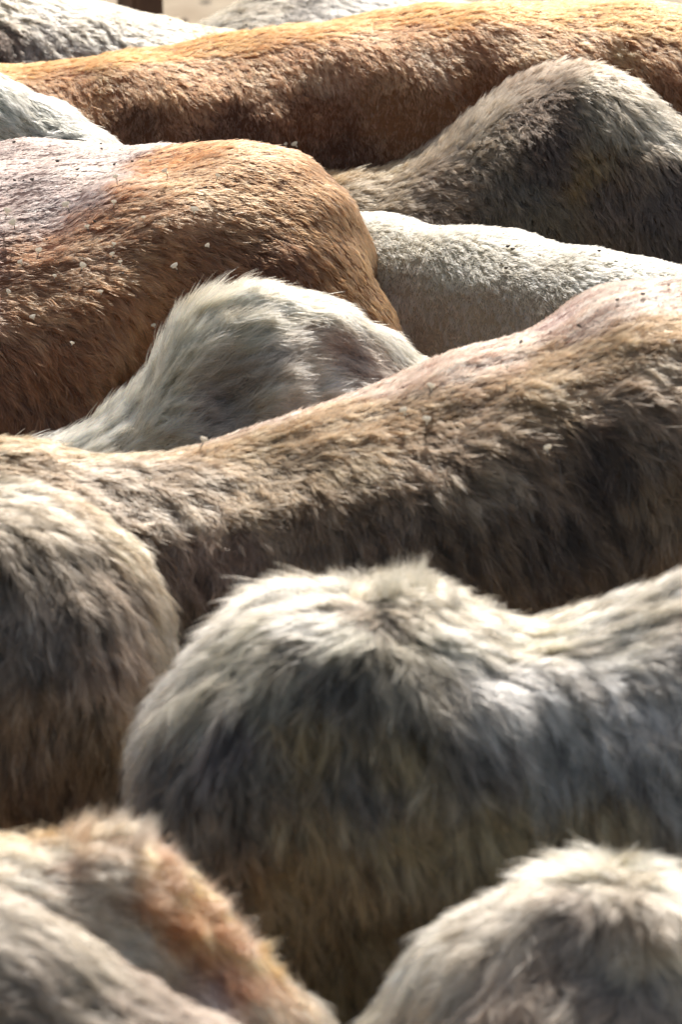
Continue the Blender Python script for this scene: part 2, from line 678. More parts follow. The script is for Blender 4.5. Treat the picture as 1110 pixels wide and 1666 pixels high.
    lock_b = np.clip(mott * (1 + spec.get('lockvar', 0.26) * rng.normal(size=n)), 0.3, 1.7)
    K = spec.get('per_lock', 10)
    lr = spec.get('lock_radius', 0.0045) * 0.75
    # hairs of each lock
    m = n * K
    li = np.repeat(np.arange(n), K)
    a, b = rng.normal(size=m) * lr, rng.normal(size=m) * lr
    loose = rng.random(m) < 0.3
    pull = np.where(loose, 0.1, rng.uniform(0.55, 0.95, m))     # how far the tip closes on the lock's middle
    hl = Ln[li] * rng.uniform(0.7, 1.1, m)
    spr = np.where(loose, 0.16, 0.05)
    ds, dn = rng.normal(size=m) * spr, rng.normal(size=m) * spr * 0.6
    NP = 5
    pts = np.empty((m, NP, 3), np.float32)
    sway = (rng.normal(size=n) * 0.18)[li]
    for q in range(NP):
        t = q / (NP - 1)
        side = b * (1 - pull * t) + hl * (ds * t + sway * t * t) + gather[li] * t
        along = a + hl * t * (0.55 + 0.45 * np.cos(Lf[li] * (1 - 0.45 * t)))
        rise = hl * (np.sin(np.minimum(Lf[li], 1.4)) * (t - 0.42 * t * t) + dn * t) - 0.001 - hl * hl * t * t / 0.7
        pts[:, q] = P[li] + T[li] * along[:, None] + S[li] * side[:, None] + Nn[li] * rise[:, None]
    rad0 = spec.get('radius', 0.00056) * rng.uniform(0.7, 1.2, m) * np.where(sparse[li], 1.9, 1.0)
    prof = np.array([1.0, 1.0, 0.85, 0.6, 0.12])
    radii = (rad0[:, None] * prof[None]).astype(np.float32)
    hv = np.clip(lock_b[li] * (1 + 0.10 * rng.normal(size=m)), 0.25, 1.8)
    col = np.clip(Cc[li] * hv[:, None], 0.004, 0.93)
    white = rng.random(m) < spec.get('white_hairs', 0.03)
    col[white] = np.clip(col[white] * 1.8 + 0.08, 0, 0.9)
    extra_p, extra_r, extra_c = [], [], []
    for (tx, ty, dx, dy, ln, k, wid, tc) in spec.get('tufts', ()):
        h = hit(spec['bvh'], tx, ty + 14)
        nn = np.array(spec['bvh'].find_nearest(Vector(h))[1])
        d = RT * dx - UP * dy
        d = d / np.linalg.norm(d) + 0.15 * nn
        for _s in range(5):
            sub = rng.normal(size=3) * wid * 0.01
            sub -= nn * (sub @ nn)
            dd = d + 0.22 * rng.normal(size=3)
            side = np.cross(dd, nn) * rng.normal() * 0.35
            kk = k // 5
            root_ = h + sub + rng.normal(size=(kk, 3)) * wid * 0.0045 - nn * 0.004
            tip_ = h + sub + dd * ln * 0.01 * rng.uniform(0.75, 1.15) + rng.normal(size=(kk, 3)) * wid * 0.0036
            l_ = rng.uniform(0.6, 1.05, kk)[:, None]
            pp = np.empty((kk, NP, 3), np.float32)
            for q in range(NP):
                t = q / (NP - 1)
                pp[:, q] = root_ + (tip_ - root_) * t * l_ + side * ln * 0.01 * t * t * l_ + rng.normal(size=(kk, 3)) * 0.0006
            extra_p.append(pp)
            extra_r.append((0.00045 * rng.uniform(0.7, 1.2, kk)[:, None] * prof[None]).astype(np.float32))
            extra_c.append(np.clip(lin(tc)[None] ** 1.2 * rng.uniform(0.75, 1.15) * rng.uniform(0.8, 1.15, kk)[:, None], 0, 0.92))
    if extra_p:
        pts = np.concatenate([pts] + extra_p)
        radii = np.concatenate([radii] + extra_r)
        col = np.concatenate([col] + extra_c)
        m = len(pts)
    hc = bpy.data.hair_curves.new("coat")
    hc.add_curves([NP] * m)
    hc.attributes['position'].data.foreach_set('vector', pts.ravel())
    if 'radius' not in hc.attributes:
        hc.attributes.new('radius', 'FLOAT', 'POINT')
    hc.attributes['radius'].data.foreach_set('value', radii.ravel())
    ca = hc.attributes.new('coat_colour', 'FLOAT_COLOR', 'CURVE')
    c4 = np.ones((m, 4), np.float32)
    c4[:, :3] = col
    ca.data.foreach_set('color', c4.ravel())
    hc.materials.append(M_HAIR)
    ho = bpy.data.objects.new("coat", hc)
    COL.objects.link(ho)
    ho.parent = root
    print("fur", spec['name'], n, "locks", m, "hairs")
    return m


LOCKS_PER_M2 = 34000

# ------------------------------------------------------------------ the herd
# guides: (px, py, dx, dy, length cm, lift, coat colour with light and shade painted into some)   dx,dy = lie of the hair in the picture, y down
WARMW, COOLW = (232, 222, 205), (222, 218, 210)

COWS = []
COWS.append(dict(name='far_left', strand=.012, len=.7, radius=.0005, head=-1, fur=0.01,
    label="creamy white cow back with grey flank at the top left corner, farthest on that side",
    ridge=[(-900, -60, 8.35, .25), (-500, -80, 8.35, .29), (-200, -60, 8.35, .3), (0, -30, 8.35, .29), (130, -8, 8.33, .28), (200, 10, 8.32, .26), (268, 27, 8.3, .24), (340, 42, 8.3, .22), (450, 62, 8.28, .18), (560, 110, 8.26, .12)],
    guides=[(20, 20, .8, .5, 1.8, .5, (203, 190, 172)), (150, 20, .8, .5, 1.8, .5, (208, 197, 178)), (250, 45, .9, .4, 1.6, .4, (208, 197, 178)),
            (60, 55, .5, .9, 1.8, .5, (180, 168, 156)), (10, 65, .3, 1, 1.8, .5, (108, 95, 84)), (180, 65, .6, .8, 1.7, .5, (192, 183, 172)), (330, 45, 1, .1, 2, .3, (203, 176, 135))]))
COWS.append(dict(name='far_middle', len=.7, radius=.0005, head=1, fur=0.01,
    label="grey white cow back partly cut off by the top edge, just behind the orange cow",
    ridge=[(230, 75, 8.95, .12), (300, 42, 8.95, .18), (360, 10, 8.95, .24), (430, -15, 8.95, .28), (520, -28, 8.95, .3), (640, -20, 8.95, .3), (760, 0, 8.95, .28), (900, 20, 8.95, .26), (1200, 40, 8.95, .24)],
    guides=[(340, 25, .8, -.4, 1.8, .4, (191, 180, 162)), (420, 15, .7, .5, 2, .4, (163, 152, 136)), (480, 20, .5, .8, 2, .4, (139, 134, 129)), (560, 5, .5, .8, 2, .4, (186, 185, 185)), (650, 5, .6, .6, 2, .4, (176, 174, 171))]))
COWS.append(dict(name='orange', liftvar=.4, mottle=.08, strand=.012, lockvar=.16, len=.56, radius=.00044, gather=.5, head=-1, fur=0.008, flat=2.0, wave=.15, streak=.07, messy=.08,
    rows=[([(-60, 128), (130, 122), (250, 108), (400, 88), (555, 58), (700, 42), (850, 42), (980, 50), (1150, 80)], 0, -13, 1, .1, 1.8, .3, (205, 123, 69)),
          ([(-60, 128), (130, 122), (250, 108), (400, 88), (555, 58), (700, 42), (850, 42), (980, 50), (1150, 80)], 0, 16, .45, .9, 2.0, .45, (192, 133, 95))],  # sunlit glint on the upper flank, painted into the hair colour
    label="bright sandy orange cow whose long back crosses the whole picture near the top",
    ridge=[(-700, 60, 7.85, .24), (-400, 75, 7.85, .28), (-150, 95, 7.85, .29), (0, 100, 7.85, .29), (100, 92, 7.85, .29), (200, 80, 7.85, .3), (350, 56, 7.87, .31), (450, 42, 7.88, .31), (560, 22, 7.9, .31), (680, 5, 7.9, .31), (800, -4, 7.9, .31), (920, -5, 7.9, .31), (1050, -4, 7.9, .31), (1180, 12, 7.9, .3), (1350, 50, 7.9, .28), (1500, 110, 7.9, .22)],
    guides=[(60, 100, 1, .1, 2, .3, (209, 133, 75)), (200, 95, 1, -.1, 2, .3, (203, 121, 63)), (360, 70, 1, -.2, 1.9, .3, (205, 121, 64)), (520, 38, 1, 0, 1.8, .3, (205, 119, 61)), (700, 22, 1, .1, 1.7, .3, (207, 124, 67)), (900, 15, 1, .15, 1.7, .3, (211, 135, 79)), (1080, 20, 1, .3, 1.7, .3, (219, 149, 87)),
            (150, 135, .4, .9, 2, .45, (190, 138, 95)), (260, 130, .35, .9, 2, .45, (194, 137, 95)), (400, 120, .25, 1, 2, .45, (198, 144, 105)), (520, 110, .3, 1, 2, .45, (201, 149, 111)), (700, 80, .5, .85, 1.9, .45, (205, 151, 113)), (860, 70, .6, .75, 1.8, .4, (211, 155, 110)), (1020, 90, .75, .7, 1.7, .35, (209, 147, 95)),
            (220, 190, .05, 1, 1.4, .2, (122, 84, 58)), (380, 200, .05, 1, 1.4, .15, (120, 80, 56)), (520, 190, .05, 1, 1.4, .15, (140, 90, 58)), (640, 175, .05, 1, 1.4, .15, (170, 120, 80)), (690, 190, .05, 1, 1.4, .15, (166, 116, 76)), (560, 250, .05, 1, 1.4, .15, (110, 76, 54)), (780, 150, .2, 1, 1.4, .15, (150, 98, 60)), (1080, 150, .3, 1, 1.4, .2, (150, 100, 64))]))  # flank colours darkened to paint in its shade
COWS.append(dict(name='pale_left', strand=.016, len=.8, radius=.0005, head=-1, fur=0.01, flat=1.9,
    label="greenish white cow sloping down from left edge below the orange back",
    ridge=[(-1100, 90, 7.4, .24), (-800, 20, 7.4, .28), (-500, -20, 7.4, .28), (-200, 20, 7.4, .27), (-60, 72, 7.4, .25), (0, 108, 7.4, .24), (50, 140, 7.4, .22), (100, 172, 7.38, .2), (150, 205, 7.36, .17), (190, 236, 7.35, .14), (240, 275, 7.33, .1)], cap=0.06,
    guides=[(10, 120, .7, .7, 2.2, .25, (226, 224, 210)), (80, 165, .8, .5, 2.2, .25, (226, 224, 210)), (150, 205, .9, .5, 2.0, .2, (236, 232, 220)),
            (10, 160, .5, .8, 2.4, .3, (190, 194, 184)), (60, 195, .7, .6, 2.4, .3, (180, 184, 176)), (110, 215, .9, .4, 2.2, .3, (150, 152, 144)), (20, 215, .9, .2, 1.6, .2, (214, 206, 186))]))
COWS.append(dict(name='grey_hump', liftvar=.45, strand=.012, len=.75, radius=.0005, gather=.6, head=-1, fur=0.012, flat=2.1, smooth=7,
    label="smoky grey cow with a single tall furry hump in front of the orange back",
    ridge=[(330, 330, 7.55, .17), (420, 310, 7.55, .2), (500, 292, 7.55, .22), (560, 280, 7.55, .23), (620, 268, 7.55, .24), (680, 242, 7.55, .25), (740, 204, 7.55, .26), (800, 158, 7.55, .27), (850, 124, 7.55, .27), (900, 106, 7.55, .27), (950, 99, 7.55, .27), (1000, 110, 7.55, .27), (1050, 138, 7.55, .27), (1110, 184, 7.55, .27), (1200, 240, 7.55, .27), (1320, 290, 7.4, .26), (1500, 330, 7.38, .22)],
    bulges=[(950, 160, .06, .02)],
    guides=[(520, 290, .3, -.9, 2.2, .7, (148, 117, 79)), (620, 280, .4, -.8, 2.2, .7, (159, 140, 106)), (700, 250, .5, -.7, 2.2, .7, (158, 142, 116)), (780, 190, .6, -.6, 2.2, .7, (159, 146, 123)), (860, 130, .7, -.4, 2.2, .7, (158, 140, 118)), (950, 110, .8, -.1, 2.2, .7, (139, 123, 103)), (1040, 145, .8, .4, 2.2, .6, (178, 165, 145)), (1090, 200, .8, .5, 2.2, .6, (172, 161, 143)),
            (600, 330, .6, .2, 2.2, .55, (139, 125, 101)), (700, 320, .6, .3, 2.2, .5, (130, 117, 99)), (800, 250, .6, .5, 2.2, .5, (117, 105, 92)), (880, 190, .5, .7, 2.0, .5, (102, 91, 79)), (900, 240, .4, .9, 1.8, .4, (85, 75, 66)), (960, 270, .3, 1, 1.8, .35, (115, 95, 62)), (1000, 310, .3, 1, 1.8, .35, (91, 78, 66)), (850, 330, .4, .8, 1.9, .4, (96, 88, 79)), (1090, 320, .3, 1, 1.8, .35, (85, 75, 66)), (990, 180, .5, .8, 2, .5, (139, 128, 112))]))  # darker tones paint in the shade below the hump
COWS.append(dict(name='red_brown', liftvar=.35, strand=.013, len=.72, radius=.00045, gather=.9, head=-1, fur=0.008, flat=2.5, near=1.45, nflat=1.75, smooth=5, streak=.07,
    label="reddish brown cow at the left with a bare pinkish white saddle and specked rump",
    ridge=[(-900, 230, 6.95, .26), (-600, 250, 6.98, .33), (-300, 246, 7.0, .35), (0, 238, 7.0, .35), (120, 236, 7.0, .35), (200, 234, 7.0, .35), (260, 228, 6.96, .34), (330, 228, 6.93, .32), (400, 243, 6.89, .3), (452, 278, 6.85, .25), (488, 322, 6.81, .2), (526, 376, 6.78, .17), (580, 442, 6.75, .14), (624, 500, 6.73, .12), (664, 560, 6.72, .1)], cap=0.03,
    guides=[(20, 250, 1, -.2, .9, .3, (178, 150, 145)), (120, 250, 1, -.3, .9, .3, (182, 154, 148)), (200, 243, 1, -.4, .9, .35, (191, 164, 154)), (60, 300, 1, -.4, .9, .3, (178, 150, 146)), (150, 290, 1, -.5, .9, .3, (189, 165, 162)), (20, 340, 1, -.3, .9, .3, (168, 138, 128)), (110, 330, 1, -.4, 1.0, .3, (182, 150, 142)),
            (230, 262, 1, -.2, 1.5, .2, (159, 95, 58)), (300, 255, 1, 0, 1.6, .2, (167, 98, 58)), (380, 262, 1, .2, 1.6, .2, (175, 121, 83)), (450, 310, .9, .4, 1.6, .2, (149, 102, 67)), (300, 300, 1, .05, 1.6, .2, (177, 125, 85)), (200, 330, 1, 0, 1.6, .2, (184, 135, 98)), (300, 360, 1, .15, 1.8, .2, (171, 123, 89)), (120, 390, 1, .0, 1.8, .22, (175, 127, 92)), (20, 400, 1, 0, 1.8, .22, (161, 112, 79)),
            (400, 350, .9, .4, 1.8, .25, (152, 109, 75)), (520, 380, .8, .7, 1.6, .2, (143, 98, 62)), (600, 460, .5, .9, 1.4, .15, (163, 111, 66)), (250, 430, .9, .4, 2.2, .28, (156, 111, 76)), (60, 480, .8, .5, 2.4, .3, (173, 123, 87)), (180, 520, .6, .7, 2.6, .3, (157, 108, 73)), (60, 600, .5, .8, 2.8, .3, (143, 96, 64)), (30, 680, .4, .9, 2.8, .3, (123, 84, 58)), (340, 430, .8, .6, 2.2, .28, (139, 96, 66)), (450, 420, .7, .6, 1.8, .25, (113, 77, 53))],
    rows=[([(285, 226), (240, 240), (210, 268), (172, 308), (150, 338), (90, 368), (0, 396), (-80, 420)], -16, -9, 1, -.4, 1.0, .3, (189, 160, 154)),
          ([(285, 226), (240, 240), (210, 268), (172, 308), (150, 338), (90, 368), (0, 396), (-80, 420)], 15, 10, 1, -.15, 1.6, .2, (165, 102, 66))],
    wave=0.14, mottle=0.12, messy=.05))
COWS.append(dict(name='white', liftvar=.2, strand=.01, lockvar=.1, len=.5, radius=.00042, gather=.15, mottle=.05, wave=.12, head=1, fur=0.006, flat=2.1,
    label="chalk white short haired cow between the smoky grey hump and the pink striped back",
    ridge=[(380, 345, 7.1, .14), (450, 338, 7.1, .19), (520, 336, 7.1, .22), (600, 343, 7.08, .2), (680, 353, 7.05, .205), (760, 366, 7.02, .205), (840, 380, 7.0, .205), (920, 395, 6.98, .205), (1000, 408, 6.96, .205), (1110, 430, 6.95, .205), (1300, 455, 6.95, .205), (1600, 440, 6.95, .2)],
    guides=[(580, 350, 1, .1, 1.2, .35, (243, 232, 206)), (700, 365, 1, .15, 1.2, .35, (243, 232, 206)), (850, 390, 1, .2, 1.2, .35, (241, 230, 206)), (1000, 415, 1, .1, 1.2, .35, (247, 238, 216)),
            (640, 400, .4, .9, 1.3, 22, (232, 224, 204)), (760, 430, .4, .9, 1.3, 22, (228, 222, 206)), (880, 440, .6, .8, 1.3, 22, (220, 214, 200)), (960, 440, .7, .7, 1.5, .5, (228, 222, 206)),
            (640, 480, .1, 1, 1.1, .15, (220, 206, 189)), (760, 500, .1, 1, 1.1, .15, (214, 200, 183)), (860, 510, .1, 1, 1.1, .15, (214, 200, 183)), (700, 560, .1, 1, 1.1, .15, (206, 190, 173))]))  # flank tone lowered to paint in shade
COWS.append(dict(name='cream', len=.95, gather=.7, head=-1, fur=0.012, flat=1.9, smooth=4, radius=.00046,
    label="cream cow with a fluffy arched hump tucked in front of the reddish brown rump",
    ridge=[(-500, 770, 6.28, .14), (-200, 750, 6.3, .16), (-50, 735, 6.32, .17), (60, 722, 6.33, .18), (110, 703, 6.34, .185), (160, 672, 6.34, .19), (210, 632, 6.35, .195), (250, 588, 6.35, .2), (283, 526, 6.35, .2), (318, 492, 6.35, .2), (360, 472, 6.36, .2), (415, 463, 6.36, .2), (475, 466, 6.37, .2), (545, 475, 6.37, .2), (610, 508, 6.38, .2), (670, 552, 6.38, .2), (725, 598, 6.38, .2), (790, 655, 6.38, .18), (900, 740, 6.38, .14)],
    bulges=[(360, 640, .07, -.04), (450, 640, .04, .02), (560, 590, .05, -.02)],
    guides=[(110, 700, .8, -.5, 2.6, .5, (240, 226, 200)), (180, 660, .7, -.6, 2.6, .6, (238, 226, 201)), (250, 590, .4, -.8, 3.0, .6, (232, 220, 197)), (290, 520, .5, -.8, 3.0, .6, (218, 202, 178)), (350, 465, .8, -.5, 3.0, .5, (222, 204, 176)), (430, 455, 1, .1, 2.6, .3, (232, 216, 189)), (540, 490, .9, .4, 2.2, .25, (242, 230, 205)), (640, 550, .8, .6, 2.2, .2, (242, 230, 205)),
            (240, 660, 1, -.2, 3.2, .4, (218, 204, 182)), (300, 600, .8, -.5, 3.4, .4, (193, 183, 163)), (370, 540, .9, -.4, 3.2, .3, (189, 177, 155)), (470, 500, 1, 0, 2.6, .25, (204, 191, 167)), (540, 560, .8, .5, 1.8, .15, (179, 159, 137)), (620, 600, .8, .5, 1.8, .15, (171, 153, 133)), (420, 600, 1, -.2, 2.6, .25, (163, 151, 139)), (330, 670, 1, -.1, 2.6, .3, (153, 141, 129)), (480, 640, .9, -.3, 3, .5, (230, 218, 195)), (250, 700, 1, -.1, 2.8, .4, (224, 210, 187))],  # shadowed hollows and the lit patch are painted into these colours
    messy=.06, wave=.2, streak=.08, lock_radius=.006))
COWS.append(dict(name='long_back', liftvar=.55, strand=.022, lockvar=.32, gather=1.5, head=-1, fur=0.008, flat=2.4, roof=.035, smooth=4,
    label="brown grey cow with a pinkish stripe along its spine, lying diagonally across the middle",
    ridge=[(-900, 690, 5.78, .2), (-600, 700, 5.8, .25), (-300, 706, 5.82, .27), (0, 704, 5.84, .27), (100, 719, 5.85, .27), (200, 725, 5.86, .27), (300, 714, 5.88, .27), (380, 694, 5.89, .28), (460, 668, 5.9, .28), (560, 634, 5.91, .29), (650, 602, 5.92, .3), (740, 570, 5.93, .31), (830, 537, 5.94, .32), (920, 508, 5.95, .33), (990, 472, 5.96, .34), (1050, 450, 5.97, .34), (1110, 441, 5.98, .34), (1300, 440, 5.98, .34), (1500, 520, 5.98, .3), (1650, 640, 5.98, .22)],
    bulges=[(980, 800, .08, -.03), (1000, 620, .1, .02)],
    guides=[(30, 710, 1, .1, 2, .3, (148, 126, 93)), (150, 735, 1, .1, 2, .3, (144, 124, 92)), (260, 725, 1, 0, 2, .3, (153, 132, 100)), (360, 705, 1, -.3, 1.3, .3, (219, 174, 142)), (480, 667, 1, -.3, 1.1, .3, (225, 176, 152)), (600, 628, 1, -.3, .9, .3, (219, 171, 155)), (700, 600, 1, -.3, .9, .3, (213, 171, 159)), (800, 562, 1, -.3, .8, .3, (211, 172, 163)), (900, 530, 1, -.3, .8, .3, (190, 153, 144)), (1000, 490, 1, -.4, .8, .3, (199, 171, 163)), (1090, 460, 1, -.3, .8, .3, (199, 172, 167)), (1080, 490, 1, -.3, .8, .3, (203, 172, 167)), (960, 525, 1, -.3, .8, .3, (201, 169, 159)),
            (560, 680, 1, .1, 1.8, .3, (142, 115, 84)), (700, 640, 1, .1, 1.8, .3, (147, 120, 87)), (850, 600, 1, .15, 1.8, .3, (151, 123, 88)), (980, 560, 1, .2, 1.8, .3, (152, 124, 89)), (1090, 530, 1, .2, 1.8, .3, (151, 121, 85)), (1080, 600, .9, .4, 2.2, .3, (151, 129, 102)), (420, 720, .9, .4, 2, .35, (140, 121, 91)), (860, 650, .8, .5, 2.4, .4, (138, 117, 89)),
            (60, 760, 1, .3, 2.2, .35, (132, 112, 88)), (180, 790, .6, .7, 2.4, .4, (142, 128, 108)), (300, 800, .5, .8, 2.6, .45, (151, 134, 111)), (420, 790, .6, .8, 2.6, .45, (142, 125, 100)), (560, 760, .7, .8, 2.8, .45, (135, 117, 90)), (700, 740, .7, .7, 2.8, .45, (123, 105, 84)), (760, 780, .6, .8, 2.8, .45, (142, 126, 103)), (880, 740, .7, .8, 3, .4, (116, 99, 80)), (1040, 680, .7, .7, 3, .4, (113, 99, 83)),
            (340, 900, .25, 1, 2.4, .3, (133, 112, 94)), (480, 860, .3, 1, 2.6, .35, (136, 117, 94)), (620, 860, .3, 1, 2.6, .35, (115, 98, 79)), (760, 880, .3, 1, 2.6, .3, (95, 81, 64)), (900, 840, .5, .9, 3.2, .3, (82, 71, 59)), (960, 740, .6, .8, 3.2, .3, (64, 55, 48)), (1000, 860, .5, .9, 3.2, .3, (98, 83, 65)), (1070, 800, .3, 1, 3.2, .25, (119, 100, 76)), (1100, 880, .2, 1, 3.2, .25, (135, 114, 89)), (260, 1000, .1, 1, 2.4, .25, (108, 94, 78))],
    rows=[([(330, 716), (450, 692), (560, 664), (640, 650), (720, 635), (800, 603), (870, 575), (960, 540), (1040, 517), (1200, 490)], 0, -15, 1, -.3, .9, .3, (217, 174, 159)),
          ([(330, 716), (450, 692), (560, 664), (640, 650), (720, 635), (800, 603), (870, 575), (960, 540), (1040, 517), (1200, 490)], 0, 17, 1, .15, 1.8, .3, (148, 118, 85))],
    messy=.1, wave=.3, mottle=.26, lock_radius=.006))
COWS.append(dict(name='dark_left', strand=.022, lockvar=.32, gather=1.5, head=-1, fur=0.012, flat=2.3, smooth=5,
    label="dark taupe cow rump with a painted sunlit rim filling the left edge below the middle",
    ridge=[(-1000, 760, 5.4, .22), (-700, 790, 5.42, .26), (-400, 785, 5.43, .27), (-150, 775, 5.44, .27), (0, 786, 5.45, .27), (60, 800, 5.45, .27), (130, 832, 5.45, .26), (180, 866, 5.45, .25), (220, 905, 5.45, .23), (250, 950, 5.45, .2), (272, 1005, 5.45, .16)], cap=.02,
    guides=[(30, 800, .6, .6, 2.6, .5, (161, 149, 131)), (110, 825, .7, .6, 2.6, .45, (160, 141, 113)), (180, 870, .6, .8, 2.6, .4, (173, 153, 119)), (240, 940, .4, .9, 2.6, .35, (181, 161, 129)), (262, 1010, .1, 1, 2.4, .3, (188, 170, 141)),  # pale tones along the edge paint in rim light
            (40, 850, .3, .9, 3, .5, (124, 113, 99)), (110, 880, .5, .8, 3, .4, (111, 101, 90)), (30, 920, .1, 1, 3, .35, (113, 103, 93)), (130, 960, .1, 1, 3, .3, (92, 82, 73)), (200, 960, .5, .9, 3, .35, (113, 101, 85)), (60, 1020, 0, 1, 3, .3, (116, 105, 96)), (180, 1060, 0, 1, 3, .28, (124, 107, 89)), (60, 1150, 0, 1, 3, .28, (126, 111, 89)), (180, 1200, 0, 1, 3, .28, (127, 111, 86)), (80, 1290, 0, 1, 3, .28, (124, 107, 86))],
    messy=.12, mottle=.35, lock_radius=.006))
COWS.append(dict(name='silver_grey', strand=.022, lockvar=.34, len=.85, gather=1.6, head=1, fur=0.016, flat=2.0, smooth=5,
    label="silvery grey shaggy cow with white ridge and charcoal flank filling the lower centre",
    ridge=[(208, 1330, 5.05, .12), (222, 1235, 5.05, .17), (245, 1168, 5.05, .2), (275, 1115, 5.05, .225), (320, 1055, 5.05, .245), (380, 1000, 5.05, .26), (450, 962, 5.05, .27), (540, 944, 5.05, .27), (630, 940, 5.05, .27), (700, 948, 5.05, .27), (760, 975, 5.05, .27), (830, 993, 5.05, .27), (900, 992, 5.05, .27), (970, 982, 5.05, .27), (1040, 962, 5.05, .27), (1110, 938, 5.05, .27), (1250, 890, 5.05, .28), (1450, 880, 5.05, .28), (1750, 900, 5.05, .25)], cap=.02,
    bulges=[(860, 1050, .06, -.012)],
    guides=[(225, 1250, -.3, .9, 3, .45, (190, 181, 174)), (270, 1120, -.4, .8, 3.2, .5, (203, 194, 183)), (340, 1040, -.7, .5, 3.4, .5, (201, 194, 187)), (430, 975, -.8, .1, 3.4, .5, (209, 199, 185)), (530, 950, -.8, -.3, 3.4, .6, (205, 193, 173)), (610, 945, .1, -1, 3.2, .7, (209, 197, 177)), (690, 950, .6, -.8, 3.4, .7, (215, 202, 181)), (760, 985, .9, .2, 3.2, .5, (205, 193, 171)), (860, 1000, 1, -.1, 3.0, .4, (203, 193, 173)), (980, 985, 1, -.2, 3.0, .4, (203, 194, 180)), (1090, 960, .9, -.5, 3.0, .5, (205, 199, 193)),  # pale ridge tones include painted rim light
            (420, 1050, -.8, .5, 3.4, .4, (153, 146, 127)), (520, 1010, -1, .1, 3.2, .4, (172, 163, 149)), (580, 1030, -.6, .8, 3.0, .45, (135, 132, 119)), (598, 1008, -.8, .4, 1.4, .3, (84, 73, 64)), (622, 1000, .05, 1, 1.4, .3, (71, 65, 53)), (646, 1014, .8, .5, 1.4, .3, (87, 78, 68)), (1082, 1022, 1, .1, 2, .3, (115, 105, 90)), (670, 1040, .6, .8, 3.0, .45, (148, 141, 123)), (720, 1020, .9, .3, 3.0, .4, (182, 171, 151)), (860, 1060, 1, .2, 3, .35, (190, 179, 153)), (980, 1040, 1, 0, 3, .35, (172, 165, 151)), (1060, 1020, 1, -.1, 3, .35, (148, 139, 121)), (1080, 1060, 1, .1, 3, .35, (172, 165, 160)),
            (330, 1140, -.5, .8, 3.6, .35, (126, 120, 106)), (450, 1100, -.5, .9, 3.6, .35, (124, 119, 108)), (560, 1100, -.2, 1, 3.6, .4, (96, 91, 86)), (680, 1110, .3, 1, 3.6, .4, (109, 104, 95)), (780, 1120, .4, .9, 3.4, .45, (186, 182, 181)), (900, 1120, .5, .9, 3.4, .45, (199, 196, 198)), (1020, 1130, .5, .9, 3.4, .45, (199, 197, 201)), (1100, 1130, .5, .9, 3.4, .45, (192, 189, 191)),  # bright band towards the right is painted sunlight
            (285, 1240, -.3, 1, 3.6, .3, (68, 65, 64)), (370, 1180, -.2, 1, 3.6, .3, (77, 71, 72)), (250, 1310, .2, 1, 3.4, .3, (88, 81, 78)), (500, 1190, .1, 1, 3.6, .3, (134, 117, 82)), (590, 1260, .1, 1, 3.6, .3, (103, 98, 93)), (650, 1200, .2, 1, 3.6, .3, (129, 116, 86)), (440, 1250, .1, 1, 3.6, .3, (100, 94, 86)), (780, 1220, .3, 1, 3.6, .35, (131, 123, 117)), (900, 1220, .3, 1, 3.6, .35, (140, 136, 131)), (1040, 1220, .3, 1, 3.6, .35, (149, 144, 141)),  # charcoal coat, with flank shade painted in as well
            (340, 1330, .3, 1, 3.4, .28, (96, 87, 78)), (480, 1330, .3, 1, 3.4, .28, (147, 128, 92)), (640, 1340, .25, 1, 3.4, .28, (148, 132, 96)), (800, 1330, .25, 1, 3.4, .28, (157, 142, 105)), (960, 1330, .25, 1, 3.4, .28, (160, 143, 107)), (500, 1500, .2, 1, 3.4, .25, (160, 142, 105)), (660, 1450, .2, 1, 3.4, .25, (162, 143, 107))],  # brown fur, lightened to make up for shade low down
    tufts=[(470, 965, -.6, -.5, 2.4, 300, 2.2, (209, 199, 183)), (540, 950, -.4, -.8, 2.6, 400, 2.2, (211, 197, 177)), (590, 950, 0, -1, 2.4, 400, 2.2, (209, 196, 173)), (645, 948, .0, -1, 2.9, 400, 1.8, (213, 199, 175)), (690, 952, .3, -1, 2.8, 400, 1.8, (213, 199, 175)), (750, 972, .1, -1, 2.6, 400, 1.8, (213, 199, 179))],
    messy=.1, mottle=.35, wave=.3, lock_radius=.006, radius=.00052))
